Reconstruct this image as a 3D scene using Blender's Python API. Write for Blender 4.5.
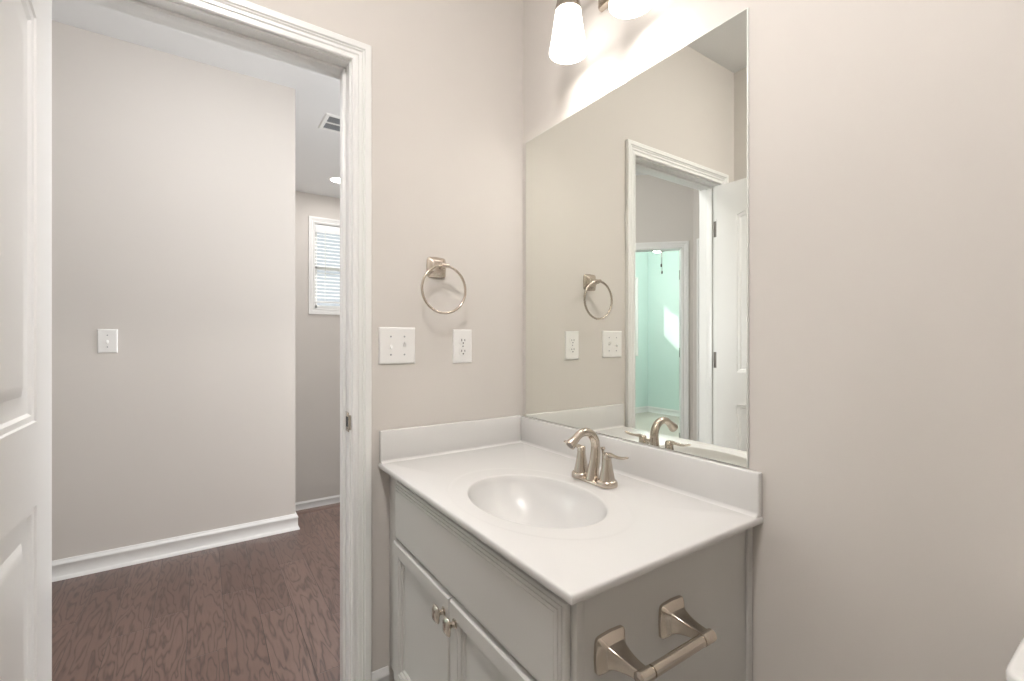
import bpy, bmesh, math, random
from mathutils import Vector, Matrix
random.seed(7)
S = bpy.context.scene
C = S.collection
for o in list(bpy.data.objects): bpy.data.objects.remove(o)
PI = math.pi

# ------------------------------------------------------------------ camera
cam = bpy.data.cameras.new('camera'); co = bpy.data.objects.new('camera', cam); C.objects.link(co)
cam.sensor_fit = 'HORIZONTAL'; cam.sensor_width = 36.0; cam.lens = 457.0 * 36 / 1024
cam.clip_start = 0.02; cam.clip_end = 200
co.location = (-1.060, -1.487, 1.175)
co.rotation_euler = (PI / 2, 0, -math.radians(34.17))
S.camera = co
# ------------------------------------------------------------------ world, colour, lights
S.view_settings.view_transform = 'Standard'; S.view_settings.look = 'None'
S.view_settings.gamma = 1.0; S.view_settings.use_curve_mapping = False
S.view_settings.exposure = 0.58
w = bpy.data.worlds.new('world'); S.world = w; w.use_nodes = True
bg = w.node_tree.nodes['Background']; bg.inputs[0].default_value = (.82, .90, .97, 1); bg.inputs[1].default_value = .55

def lamp(name, kind, loc, power, color=(1, 1, 1), size=.1, rot=(0, 0, 0), shape='DISK', size_y=None, spread=None, angle=None):
    l = bpy.data.lights.new(name, kind); l.energy = power; l.color = color
    if kind == 'AREA':
        l.shape = shape; l.size = size
        if size_y: l.size_y = size_y
        if spread: l.spread = spread
    elif kind == 'POINT': l.shadow_soft_size = size
    elif kind == 'SUN': l.angle = angle or .009
    o = bpy.data.objects.new(name, l); C.objects.link(o); o.location = loc; o.rotation_euler = rot
    return o
# the sun that comes through the blinds of the mint room (it shines from beyond the far wall)
sd = Vector((-1.0, -1.0, -.83)).normalized()
lamp('sun', 'SUN', (2, 8, 8), 6.5, (1, .97, .92), rot=sd.to_track_quat('-Z', 'Y').to_euler(), angle=.006)
# recessed cans in the hall (one out of view) and an added fill lamp at its right end; the added fill domes, wall lamp and fan lamp glow themselves
lamp('hall_can_light', 'AREA', (.045, 3.16, 2.738), 5, (1, .97, .95), .17)
lamp('hall_can_light', 'AREA', (.35, .95, 2.735), 6, (1, .97, .95), .2)
lamp('hall_fill_light', 'AREA', (1.265, .90, 1.35), 24, (.93, .97, 1), .9, rot=(0, PI / 2, 0), shape='RECTANGLE', size_y=.95)  # added area lamp that evens out the hall, in front of an unseen window

# ------------------------------------------------------------------ materials
MATS = {}
def mat(name, col, rough=.5, metal=0, coat=0, noise=0, nscale=60, bump=0, bscale=200, spec=.5):
    m = bpy.data.materials.new(name); m.use_nodes = True; n = m.node_tree.nodes; L = m.node_tree.links
    b = n['Principled BSDF']; b.inputs['Base Color'].default_value = (*col, 1); b.inputs['Roughness'].default_value = rough
    b.inputs['Metallic'].default_value = metal; b.inputs['Coat Weight'].default_value = coat
    b.inputs['Coat Roughness'].default_value = .12; b.inputs['Specular IOR Level'].default_value = spec
    tc = n.new('ShaderNodeTexCoord')
    if noise:
        t = n.new('ShaderNodeTexNoise'); t.inputs['Scale'].default_value = nscale; t.inputs['Detail'].default_value = 4
        r = n.new('ShaderNodeMix'); r.data_type = 'RGBA'
        r.inputs[6].default_value = (*[c * (1 - noise) for c in col], 1); r.inputs[7].default_value = (*[min(1, c * (1 + noise)) for c in col], 1)
        L.new(tc.outputs['Object'], t.inputs['Vector']); L.new(t.outputs['Fac'], r.inputs[0]); L.new(r.outputs[2], b.inputs['Base Color'])
    if bump:
        t = n.new('ShaderNodeTexNoise'); t.inputs['Scale'].default_value = bscale; t.inputs['Detail'].default_value = 2
        bm_ = n.new('ShaderNodeBump'); bm_.inputs['Strength'].default_value = bump; bm_.inputs['Distance'].default_value = .001
        L.new(tc.outputs['Object'], t.inputs['Vector']); L.new(t.outputs['Fac'], bm_.inputs['Height']); L.new(bm_.outputs[0], b.inputs['Normal'])
    MATS[name] = m; return m
def emis(name, col, s):
    m = bpy.data.materials.new(name); m.use_nodes = True; n = m.node_tree.nodes
    b = n['Principled BSDF']; b.inputs['Base Color'].default_value = (.9, .9, .9, 1); b.inputs['Roughness'].default_value = .35
    b.inputs['Emission Color'].default_value = (*col, 1); b.inputs['Emission Strength'].default_value = s; return m

PAINT = mat('greige_paint', (.655, .618, .580), .85, bump=.12, bscale=320, noise=.012, nscale=3, spec=.2)
CEIL = mat('ceiling_paint', (.80, .80, .80), .9, bump=.1, bscale=150, spec=.2)
MINT = mat('mint_paint', (.66, .80, .755), .85, bump=.1, bscale=300, spec=.2)
TRIM = mat('white_trim_paint', (.83, .825, .81), .28, spec=.5)
DOORM = mat('white_door_paint', (.80, .79, .775), .32, bump=.05, bscale=120)
COUNTER = mat('cultured_marble', (.685, .675, .66), .27, coat=0, noise=.015, nscale=9)
CAB = mat('grey_cabinet_paint', (.55, .54, .515), .33, bump=.04, bscale=150)
CABIN = mat('cabinet_interior', (.10, .09, .08), .8)
NICK = mat('brushed_nickel', (.60, .535, .465), .22, metal=1)
NICKD = mat('dark_nickel', (.22, .2, .18), .4, metal=1)
PLATE = mat('white_plastic', (.84, .83, .81), .3)
SLOT = mat('dark_slot', (.03, .03, .03), .6)
PORC = mat('white_porcelain', (.86, .855, .84), .08, coat=.6)
TILE = mat('grey_vinyl_floor', (.42, .40, .37), .4, noise=.05, nscale=8)
CARPET = mat('beige_carpet', (.55, .52, .47), .95, noise=.12, nscale=300, bump=.6, bscale=500)
BLIND = mat('white_blind_slat', (.85, .86, .86), .45)
DARK = mat('dark_grille', (.10, .105, .11), .6)
GRILLE = mat('grille_blade', (.33, .34, .35), .5)
BRONZE = mat('bronze_metal', (.10, .075, .06), .4, metal=.8)
DRAINM = mat('drain_chrome', (.7, .7, .7), .15, metal=1)
SHADE = emis('lit_frosted_glass', (1, .96, .915), 1.5)
BULB = emis('lit_bulb', (1, .945, .885), 60)
CANL = emis('lit_can_lens', (1, .97, .93), 9)
FILL_DOME = emis('fill_dome_glow', (1, .97, .945), 54)  # glow of the added bathroom fill dome
FILL_DOMEH = emis('hall_fill_dome_glow', (.98, .985, 1.0), 27)  # glow of the added hall fill dome
FANL = emis('lit_fan_bowl', (.97, 1, .98), 120)
GROUND = mat('grass_ground', (.12, .18, .07), .95, noise=.3, nscale=3)
SIDING = mat('neighbour_siding', (.42, .44, .45), .7)

def mirror_mat():
    m = bpy.data.materials.new('mirror_silver'); m.use_nodes = True; b = m.node_tree.nodes['Principled BSDF']
    b.inputs['Base Color'].default_value = (.90, .912, .865, 1); b.inputs['Metallic'].default_value = 1; b.inputs['Roughness'].default_value = 0.0
    return m
MIRR = mirror_mat()
def glass_mat():
    m = bpy.data.materials.new('window_glass'); m.use_nodes = True; n = m.node_tree.nodes; L = m.node_tree.links
    out = n['Material Output']; n.remove(n['Principled BSDF'])
    t = n.new('ShaderNodeBsdfTransparent'); g = n.new('ShaderNodeBsdfGlossy'); g.inputs['Roughness'].default_value = .02
    mx = n.new('ShaderNodeMixShader'); mx.inputs[0].default_value = .06
    L.new(t.outputs[0], mx.inputs[1]); L.new(g.outputs[0], mx.inputs[2]); L.new(mx.outputs[0], out.inputs[0])
    return m
GLASS = glass_mat()
GEDGE = mat('polished_glass_edge', (.74, .76, .72), .15)

def wood_mat(name, along='Y'):
    m = bpy.data.materials.new(name); m.use_nodes = True; n = m.node_tree.nodes; L = m.node_tree.links
    b = n['Principled BSDF']
    def N(t, **k):
        x = n.new(t)
        for a, v in k.items(): setattr(x, a, v)
        return x
    def math_(op, a, b_=None, c=None):
        x = N('ShaderNodeMath', operation=op)
        for i, v in enumerate((a, b_, c)):
            if v is None: continue
            if isinstance(v, (int, float)): x.inputs[i].default_value = v
            else: L.new(v, x.inputs[i])
        return x.outputs[0]
    tc = N('ShaderNodeTexCoord'); sp = N('ShaderNodeSeparateXYZ'); L.new(tc.outputs['Object'], sp.inputs[0])
    X, Y = (sp.outputs[0], sp.outputs[1]) if along == 'Y' else (sp.outputs[1], sp.outputs[0])
    PW = .127
    u = math_('DIVIDE', math_('ADD', X, 5.045), PW); iu = math_('FLOOR', u); fu = math_('FRACT', u)
    wn = N('ShaderNodeTexWhiteNoise', noise_dimensions='1D'); L.new(iu, wn.inputs['W'])
    v = math_('ADD', math_('DIVIDE', math_('ADD', Y, 10), .95), math_('MULTIPLY', wn.outputs[0], 5.3)); iv = math_('FLOOR', v); fv = math_('FRACT', v)
    wn2 = N('ShaderNodeTexWhiteNoise', noise_dimensions='2D'); cv = N('ShaderNodeCombineXYZ'); L.new(iu, cv.inputs[0]); L.new(iv, cv.inputs[1]); L.new(cv.outputs[0], wn2.inputs['Vector'])
    rnd = wn2.outputs[0]
    # contour-line grain: stretched noise cut into rings
    gv = N('ShaderNodeCombineXYZ'); L.new(math_('MULTIPLY', X, 15), gv.inputs[0]); L.new(math_('MULTIPLY', Y, 2.3), gv.inputs[1]); L.new(math_('MULTIPLY', rnd, 40), gv.inputs[2])
    g = N('ShaderNodeTexNoise'); g.inputs['Scale'].default_value = 1; g.inputs['Detail'].default_value = 2.6; g.inputs['Roughness'].default_value = .5; g.inputs['Distortion'].default_value = .3
    L.new(gv.outputs[0], g.inputs['Vector'])
    fr = math_('FRACT', math_('MULTIPLY', g.outputs['Fac'], 10.0))
    tri = math_('ABSOLUTE', math_('SUBTRACT', fr, .5))      # 0 at ring centre
    ring = N('ShaderNodeMapRange'); ring.inputs[1].default_value = .0; ring.inputs[2].default_value = .26; ring.inputs[3].default_value = 1; ring.inputs[4].default_value = 0
    L.new(tri, ring.inputs[0])
    # break the rings up and add fine pores
    fv2 = N('ShaderNodeCombineXYZ'); L.new(math_('MULTIPLY', X, 150), fv2.inputs[0]); L.new(math_('MULTIPLY', Y, 12), fv2.inputs[1]); L.new(math_('MULTIPLY', rnd, 9), fv2.inputs[2])
    p = N('ShaderNodeTexNoise'); p.inputs['Scale'].default_value = 1; p.inputs['Detail'].default_value = 3; L.new(fv2.outputs[0], p.inputs['Vector'])
    pr = N('ShaderNodeMapRange'); pr.inputs[1].default_value = .35; pr.inputs[2].default_value = .7; L.new(p.outputs['Fac'], pr.inputs[0])
    ringb = math_('MULTIPLY', ring.outputs[0], math_('ADD', math_('MULTIPLY', pr.outputs[0], .5), .5))
    # seams
    ex = math_('MULTIPLY', math_('MINIMUM', fu, math_('SUBTRACT', 1.0, fu)), PW); ey = math_('MULTIPLY', math_('MINIMUM', fv, math_('SUBTRACT', 1.0, fv)), .95)
    e = math_('MINIMUM', ex, ey); seam = N('ShaderNodeMapRange'); seam.inputs[1].default_value = .0002; seam.inputs[2].default_value = .0016; seam.inputs[3].default_value = 1; seam.inputs[4].default_value = 0; L.new(e, seam.inputs[0])
    c0 = N('ShaderNodeMix', data_type='RGBA'); c0.inputs[6].default_value = (.120, .070, .056, 1); c0.inputs[7].default_value = (.165, .102, .083, 1); L.new(rnd, c0.inputs[0])
    c1 = N('ShaderNodeMix', data_type='RGBA'); c1.inputs[7].default_value = (.030, .015, .011, 1); L.new(c0.outputs[2], c1.inputs[6]); L.new(math_('MULTIPLY', ringb, .95), c1.inputs[0])
    c1b = N('ShaderNodeMix', data_type='RGBA'); c1b.inputs[7].default_value = (.10, .062, .05, 1); L.new(c1.outputs[2], c1b.inputs[6]); L.new(math_('MULTIPLY', pr.outputs[0], .35), c1b.inputs[0])
    c2 = N('ShaderNodeMix', data_type='RGBA'); c2.inputs[7].default_value = (.020, .011, .009, 1); L.new(c1b.outputs[2], c2.inputs[6]); L.new(seam.outputs[0], c2.inputs[0])
    L.new(c2.outputs[2], b.inputs['Base Color']); b.inputs['Roughness'].default_value = .30; b.inputs['Coat Weight'].default_value = .12; b.inputs['Coat Roughness'].default_value = .18
    # hand-scraped relief
    h = math_('SUBTRACT', math_('MULTIPLY', g.outputs['Fac'], 3.0), math_('ADD', math_('MULTIPLY', ringb, .35), math_('MULTIPLY', seam.outputs[0], 1.2)))
    bp = N('ShaderNodeBump'); bp.inputs['Strength'].default_value = .55; bp.inputs['Distance'].default_value = .0016; L.new(h, bp.inputs['Height']); L.new(bp.outputs[0], b.inputs['Normal'])
    return m
WOOD = wood_mat('hand_scraped_hardwood'); WOODX = wood_mat('hardwood_nosing', 'X')

# ------------------------------------------------------------------ mesh helpers
def link(name, bm, m, parent=None, sharp=35, loc=None):
    bmesh.ops.recalc_face_normals(bm, faces=bm.faces)
    for f in bm.faces: f.smooth = True
    for e in bm.edges:
        if len(e.link_faces) == 2 and e.calc_face_angle(0) > math.radians(sharp): e.smooth = False
    me = bpy.data.meshes.new(name); bm.to_mesh(me); bm.free()
    ms = m if isinstance(m, (list, tuple)) else [m]
    for x in ms: me.materials.append(x)
    o = bpy.data.objects.new(name, me); C.objects.link(o)
    if parent: o.parent = parent
    return o
def empty(name, loc, label, cat, group=None, rz=0):
    o = bpy.data.objects.new(name, None); o.empty_display_size = .05; C.objects.link(o); o.location = loc; o.rotation_euler = (0, 0, rz)
    return tag(o, label, cat, group)
def tag(o, label, cat, group=None):
    o['label'] = label; o['category'] = cat
    if group: o['group'] = group
    return o
def rel(o):  # bake world coordinates into a child of an unrotated empty
    o.matrix_parent_inverse = Matrix.Translation(o.parent.location).inverted(); return o
def struct(o): o['kind'] = 'structure'; return o
def box(bm, x0, x1, y0, y1, z0, z1, bev=0, mi=0):
    t = bmesh.new(); bmesh.ops.create_cube(t, size=1)
    for v in t.verts:
        v.co = Vector(((x0 + x1) / 2 + v.co.x * (x1 - x0), (y0 + y1) / 2 + v.co.y * (y1 - y0), (z0 + z1) / 2 + v.co.z * (z1 - z0)))
    if bev: bmesh.ops.bevel(t, geom=t.edges[:], offset=bev, segments=2, affect='EDGES', profile=.5)
    merge(bm, t, mi)
def merge(bm, t, mi=0, M=None):
    vm = {}
    for v in t.verts: vm[v] = bm.verts.new(M @ v.co if M else v.co)
    for f in t.faces:
        nf = bm.faces.new([vm[v] for v in f.verts]); nf.material_index = mi
    t.free()
def rings(bm, R, close_start=False, close_end=False, mi=0, cyclic=True):
    V = [[bm.verts.new(p) for p in r] for r in R]
    n = len(R[0])
    for a, b in zip(V, V[1:]):
        for i in range(n if cyclic else n - 1):
            j = (i + 1) % n
            try: f = bm.faces.new((a[i], a[j], b[j], b[i])); f.material_index = mi
            except ValueError: pass
    if close_start: bm.faces.new(V[0][::-1]).material_index = mi
    if close_end: bm.faces.new(V[-1]).material_index = mi
    return V
def lathe(bm, prof, c=(0, 0, 0), axis='z', n=32, mi=0, cs=True, ce=True):
    R = []
    for r, h in prof:
        ring = []
        for k in range(n):
            a = 2 * PI * k / n; p = (max(r, 1e-5) * math.cos(a), max(r, 1e-5) * math.sin(a))
            if axis == 'z': q = (p[0], p[1], h)
            elif axis == 'x': q = (h, p[0], p[1])
            else: q = (p[0], h, p[1])
            ring.append(Vector(c) + Vector(q))
        R.append(ring)
    rings(bm, R, cs, ce, mi)
def tube(bm, pts, rad, n=14, mi=0, flat=None):
    pts = [Vector(p) for p in pts]; m = len(pts)
    rad = rad if isinstance(rad, (list, tuple)) else [rad] * m
    R = []; up = None
    for i, p in enumerate(pts):
        t = (pts[min(i + 1, m - 1)] - pts[max(i - 1, 0)]).normalized()
        if up is None:
            up = Vector((0, 0, 1)) if abs(t.z) < .9 else Vector((0, 1, 0))
        s = t.cross(up).normalized(); up = s.cross(t).normalized()
        fl = flat[i] if flat else 1
        R.append([p + (s * math.cos(2 * PI * k / n) + up * math.sin(2 * PI * k / n) * fl) * rad[i] for k in range(n)])
    rings(bm, R, True, True, mi)
def torus(bm, c, R, r, axis='y', n=64, m=12, mi=0):
    V = []
    for i in range(n):
        a = 2 * PI * i / n; ring = []
        for k in range(m):
            b = 2 * PI * k / m; q = (R + r * math.cos(b))
            p = {'y': (q * math.cos(a), r * math.sin(b), q * math.sin(a)), 'z': (q * math.cos(a), q * math.sin(a), r * math.sin(b))}[axis]
            ring.append(bm.verts.new(Vector(c) + Vector(p)))
        V.append(ring)
    for i in range(n):
        for k in range(m):
            bm.faces.new((V[i][k], V[(i + 1) % n][k], V[(i + 1) % n][(k + 1) % m], V[i][(k + 1) % m])).material_index = mi
def front(bm, u0, u1, v0, v1, prof, T, mi=0, back=0, close=True):
    """rectangular relief: concentric rings (inset, height) mapped by T(u, v, h)"""
    R = []
    if close: R.append([T(u0, v0, back), T(u1, v0, back), T(u1, v1, back), T(u0, v1, back)])
    for e, h in prof: R.append([T(u0 + e, v0 + e, h), T(u1 - e, v0 + e, h), T(u1 - e, v1 - e, h), T(u0 + e, v1 - e, h)])
    rings(bm, R, close, True, mi)
def sweep_frame(bm, a0, a1, b0, b1, prof, T, sides='LTR'):
    """profile (outward distance u, thickness v) mitred round an opening a0..a1 x b0..b1; T(a,b,h)"""
    R = []
    def ringpts(f): return [T(*f(u), v) for u, v in prof]
    if sides == 'LTR':
        R = [ringpts(lambda u: (a0 - u, b0)), ringpts(lambda u: (a0 - u, b1 + u)), ringpts(lambda u: (a1 + u, b1 + u)), ringpts(lambda u: (a1 + u, b0))]
        rings(bm, R, True, True)
    else:
        R = [ringpts(lambda u: (a0 - u, b0 - u)), ringpts(lambda u: (a0 - u, b1 + u)), ringpts(lambda u: (a1 + u, b1 + u)), ringpts(lambda u: (a1 + u, b0 - u)), ringpts(lambda u: (a0 - u, b0 - u))]
        rings(bm, R)
def extrude(bm, prof, P0, P1, out, mi=0):
    """profile (d out from wall, z) run along the floor from P0 to P1"""
    P0 = Vector(P0); P1 = Vector(P1); o = Vector(out)
    rings(bm, [[P0 + o * d + Vector((0, 0, z)) for d, z in prof], [P1 + o * d + Vector((0, 0, z)) for d, z in prof]], True, True, mi)

CASING = [(0, 0), (0, .009), (.003, .012), (.008, .012), (.011, .008), (.019, .008), (.022, .012), (.030, .0125), (.034, .0165), (.038, .0135), (.041, .0185), (.057, .0190), (.060, .0165), (.060, 0)]
BASE = [(0, 0), (.023, 0), (.021, .008), (.016, .016), (.0135, .020), (.0125, .068), (.0142, .071), (.0142, .079), (.009, .084), (.006, .096), (0, .096)]

# ------------------------------------------------------------------ the shell
H = 2.743
XL, XR = -1.385, -.673            # jamb faces of the bathroom doorway
ZT = 2.058
def wallbox(name, boxes, m=PAINT):
    bm = bmesh.new()
    for b in boxes: box(bm, *b)
    return struct(link(name, bm, m))
J = .018
wallbox('wall_door', [(-2.85, XL - J, 0, .12, -.01, H), (XR + J, 1.42, 0, .12, -.01, H), (XL - J, XR + J, 0, .12, ZT + J, H)])
wallbox('wall_mirror', [(0, .12, -2.72, 0, -.01, H)])
wallbox('wall_bath_left', [(-1.655, -1.535, -2.72, 0, -.01, H)])
wallbox('wall_bath_back', [(-1.535, 0, -2.72, -2.60, -.01, H)])
wallbox('wall_hall_far', [(-2.18, -.577, 1.63, 1.75, -.01, H), (-.697, -.577, 1.75, 3.75, -1.4, H), (-.577, 1.42, 3.75, 3.87, -1.4, 1.512),
                          (-.577, -.066, 3.75, 3.87, 1.512, 2.443), (.82, 1.42, 3.75, 3.87, 1.512, 2.443), (-.577, 1.42, 3.75, 3.87, 2.443, H)])
wallbox('wall_hall_right', [(1.30, 1.42, .12, .42, -1.4, H), (1.30, 1.42, 1.38, 3.75, -1.4, H), (1.30, 1.42, .42, 1.38, -1.4, .86), (1.30, 1.42, .42, 1.38, 1.86, H)])
# end wall of the hall with a second cased door, and the diagonal wall with the mint room's doorway
wallbox('wall_hall_end', [(-2.85, -2.73, .12, .20, -.01, H), (-2.85, -2.73, .98, 1.08, -.01, H), (-2.85, -2.73, .20, .98, 2.10, H)])
A = Vector((-2.73, 1.08, 0)); Bp = Vector((-2.18, 1.63, 0)); dv = (Bp - A).normalized(); nv = Vector((dv.y, -dv.x, 0))   # nv points into the hall
LD = (Bp - A).length
def dg(s, h, z): return A + dv * s + nv * h + Vector((0, 0, z))
def dbox(bm, s0, s1, h0, h1, z0, z1):
    t = bmesh.new(); bmesh.ops.create_cube(t, size=1)
    for v in t.verts: v.co = dg((s0 + s1) / 2 + v.co.x * (s1 - s0), (h0 + h1) / 2 + v.co.y * (h1 - h0), (z0 + z1) / 2 + v.co.z * (z1 - z0))
    merge(bm, t)
DS0, DS1 = .092, .690
bm = bmesh.new(); dbox(bm, 0, DS0, -.11, 0, -.01, H); dbox(bm, DS1, LD, -.11, 0, -.01, H); dbox(bm, DS0, DS1, -.11, 0, 2.05, H); struct(link('wall_diagonal', bm, PAINT))
# mint room skins
wallbox('wall_mint_west', [(-5.17, -5.05, -.5, 3.62, -.01, H)], MINT)
WX0, WX1, WZ0, WZ1 = -4.74, -3.70, .98, 2.14
wallbox('wall_mint_north', [(-5.17, WX0, 3.50, 3.62, -.01, H), (WX1, -2.10, 3.50, 3.62, -.01, H), (WX0, WX1, 3.50, 3.62, -.01, WZ0), (WX0, WX1, 3.50, 3.62, WZ1, H)], MINT)
wallbox('wall_mint_east', [(-2.20, -2.10, 1.76, 3.50, -.01, H)], MINT)
wallbox('wall_mint_south', [(-5.17, -2.86, -.5, -.38, -.01, H), (-2.95, -2.86, -.38, .96, -.01, H)], MINT)

bm = bmesh.new(); box(bm, -5.2, 1.45, -2.75, 3.9, H, H + .08); struct(link('ceiling', bm, CEIL))
bm = bmesh.new(); box(bm, -2.73, 1.30, .06, 1.63, -.05, 0); box(bm, -.577, 1.30, 1.63, 1.87, -.05, 0); struct(link('floor_hall', bm, WOOD))
bm = bmesh.new(); box(bm, -.577, 1.30, 1.87, 1.962, -.028, .001, .006); struct(link('trim_stair_nosing', bm, WOODX))
bm = bmesh.new(); box(bm, -1.535, 0, -2.6, .06, -.05, 0); struct(link('floor_bath', bm, TILE))
bm = bmesh.new(); box(bm, -5.05, -2.20, -.38, 3.5, -.05, -.002); struct(link('floor_mint_room', bm, CARPET))
# three steps down to the landing under the stair window
t = empty('staircase', (.36, 2.2, -.62), 'dark hardwood steps going down to the landing below the small window', 'stairs')
bm = bmesh.new(); box(bm, -.574, 1.297, 1.935, 1.945, -.207, -.03); rel(link('riser', bm, TRIM, t))
bm = bmesh.new(); box(bm, -.574, 1.297, 1.945, 2.21, -.235, -.207, .005); rel(link('tread', bm, WOODX, t))
bm = bmesh.new(); box(bm, -.574, 1.297, 2.185, 2.195, -.414, -.236); rel(link('riser', bm, TRIM, t))
bm = bmesh.new(); box(bm, -.574, 1.297, 2.195, 2.46, -.442, -.414, .005); rel(link('tread', bm, WOODX, t))
bm = bmesh.new(); box(bm, -.574, 1.297, 2.435, 2.445, -.62, -.443); rel(link('riser', bm, TRIM, t))
bm = bmesh.new(); box(bm, -.577, 1.30, 2.44, 3.75, -.68, -.62); struct(link('floor_landing', bm, WOOD))

# baseboards
def bb(name, segs):
    bm = bmesh.new()
    for P0, P1, out in segs: extrude(bm, BASE, P0, P1, out)
    return struct(link(name, bm, TRIM, sharp=50))
def bb_corner():
    # mitred run along the far hall wall and round its outside corner
    bm = bmesh.new(); R = []
    R.append([Vector((-2.15, 1.63 - d, z)) for d, z in BASE])
    R.append([Vector((-.577 + d, 1.63 - d, z)) for d, z in BASE])
    R.append([Vector((-.577 + d, 1.93, z)) for d, z in BASE])
    rings(bm, R, True, True); return struct(link('baseboard_hall_far', bm, TRIM, sharp=50))
bb_corner()
bb('baseboard_landing', [((-.577, 3.75, -.62), (1.30, 3.75, -.62), (0, -1, 0))])
bb('baseboard_mint', [((-5.05, -.3, 0), (-5.05, 3.5, 0), (1, 0, 0)), ((-5.05, 3.5, 0), (-2.2, 3.5, 0), (0, -1, 0)), ((-2.2, 1.8, 0), (-2.2, 3.5, 0), (-1, 0, 0))])
bb('baseboard_bath_door_wall', [((XR + .066, 0, 0), (-.548, 0, 0), (0, -1, 0)), ((-1.535, 0, 0), (XL - .066, 0, 0), (0, -1, 0))])
bb('baseboard_bath_left', [((-1.535, -2.6, 0), (-1.535, 0, 0), (1, 0, 0))])
bb('baseboard_bath_mirror_wall', [((0, -2.6, 0), (0, -.93, 0), (-1, 0, 0))])
bb('baseboard_bath_back', [((-1.535, -2.6, 0), (0, -2.6, 0), (0, 1, 0))])
bb('baseboard_hall_near', [((-2.73, .12, 0), (XL - .066, .12, 0), (0, 1, 0)), ((XR + .066, .12, 0), (1.30, .12, 0), (0, 1, 0))])
bb('baseboard_hall_right', [((1.30, .12, 0), (1.30, 1.9, 0), (-1, 0, 0))])

# ------------------------------------------------------------------ bathroom doorway: jambs, stops, casings, strike
bm = bmesh.new()
box(bm, XL - J, XL, 0, .12, 0, ZT + J); box(bm, XR, XR + J, 0, .12, 0, ZT + J); box(bm, XL, XR, 0, .12, ZT, ZT + J)
jf = struct(link('trim_door_jamb', bm, TRIM))
bm = bmesh.new()
box(bm, XL, XL + .011, .040, .075, 0, ZT, .002); box(bm, XR - .011, XR, .040, .075, 0, ZT, .002); box(bm, XL + .011, XR - .011, .040, .075, ZT - .011, ZT, .002)
link('door_stop', bm, TRIM, jf)
bm = bmesh.new()
box(bm, XR - .0018, XR + .0005, .004, .038, .884, .946, .0008); box(bm, XR - .0030, XR + .004, -.0035, .006, .892, .938, .0012)
lathe(bm, [(.0035, -.0026), (.0035, -.001)], (XR, .023, .938), 'x', 12); lathe(bm, [(.0035, -.0026), (.0035, -.001)], (XR, .023, .894), 'x', 12)
sp_ = link('strike_plate', bm, NICK, jf); sp_['label'] = 'small nickel strike plate'
bm = bmesh.new(); box(bm, XR - .0024, XR - .0018, .012, .031, .899, .931); link('latch_hole', bm, SLOT, jf)
bm = bmesh.new(); sweep_frame(bm, XL - .005, XR + .005, 0, ZT + .005, CASING, lambda a, b, h: Vector((a, -h, b))); struct(link('trim_door_casing_bath', bm, TRIM, sharp=28))
bm = bmesh.new(); sweep_frame(bm, XL - .005, XR + .005, 0, ZT + .005, CASING, lambda a, b, h: Vector((a, .12 + h, b))); struct(link('trim_door_casing_hall', bm, TRIM, sharp=28))

# ------------------------------------------------------------------ moulded two-panel doors
PPROF = [(0, 0), (.003, -.0035), (.014, -.0045), (.020, -.0095), (.028, -.0105), (.058, -.0105), (.062, -.0085), (.080, -.0020), (.084, -.0015)]
def door_leaf(W, HT, TH):
    """leaf in local coords: hinge edge at u=0, u along width, z up, faces at h=0 (normal -h) and h=TH"""
    bm = bmesh.new(); st = .118
    z0, z1, z2, z3 = .235, .815, .992, HT - .185; rise = .045; NA = 18
    for face, sg in ((0, -1), (TH, 1)):
        def T(u, z, h): return Vector((u, face + sg * h, z))
        def quad(*p): bm.faces.new([bm.verts.new(T(*q)) for q in p])
        u0, u1 = st, W - st
        quad((0, 0, 0), (u0, 0, 0), (u0, HT, 0), (0, HT, 0)); quad((u1, 0, 0), (W, 0, 0), (W, HT, 0), (u1, HT, 0))
        quad((u0, 0, 0), (u1, 0, 0), (u1, z0, 0), (u0, z0, 0)); quad((u0, z1, 0), (u1, z1, 0), (u1, z2, 0), (u0, z2, 0))
        R = [[T(u0 + e, z0 + e, h), T(u1 - e, z0 + e, h), T(u1 - e, z1 - e, h), T(u0 + e, z1 - e, h)] for e, h in PPROF]
        rings(bm, R, False, True)
        def arc(e):
            out = []
            for k in range(NA + 1):
                q = 1 - 2 * k / NA; u = (u0 + u1) / 2 + q * ((u1 - u0) / 2 - e)
                out.append((u, z3 - e + rise * (1 - abs(q) ** 2.0)))
            return out
        R = [[T(u0 + e, z2 + e, h), T(u1 - e, z2 + e, h)] + [T(u, z, h) for u, z in arc(e)] for e, h in PPROF]
        rings(bm, R, False, True)
        a = arc(0)
        for k in range(NA): quad((a[k][0], a[k][1], 0), (a[k][0], HT, 0), (a[k + 1][0], HT, 0), (a[k + 1][0], a[k + 1][1], 0))
    for p in (((0, 0), (W, 0)), ((W, 0), (W, HT)), ((W, HT), (0, HT)), ((0, HT), (0, 0))):
        bm.faces.new([bm.verts.new(Vector((q[0], h, q[1]))) for q, h in ((p[0], 0), (p[1], 0), (p[1], TH), (p[0], TH))])
    bmesh.ops.remove_doubles(bm, verts=bm.verts, dist=1e-5)
    return bm
def knob_pair(u, z, TH):
    bm = bmesh.new()
    for s, b in ((-1, 0), (1, TH)):
        prof = [(.032, 0), (.032, .004), (.028, .008), (.012, .010), (.011, .030), (.020, .036), (.0275, .048), (.026, .060), (.016, .066), (0.0, .067)]
        lathe(bm, [(r, b + s * h) for r, h in prof], (u, 0, z), 'y', 28)
    return bm
leaf = struct(link('door_1', door_leaf(.706, 2.030, .035), DOORM, sharp=25))
leaf.location = (XL + .001, -.004, .012); leaf.rotation_euler = (0, 0, -PI / 2)     # u runs to -y, h runs to +x
o = link('door_knob', knob_pair(.646, .915, .035), NICK, leaf); o['label'] = 'round satin nickel door knob'
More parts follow.
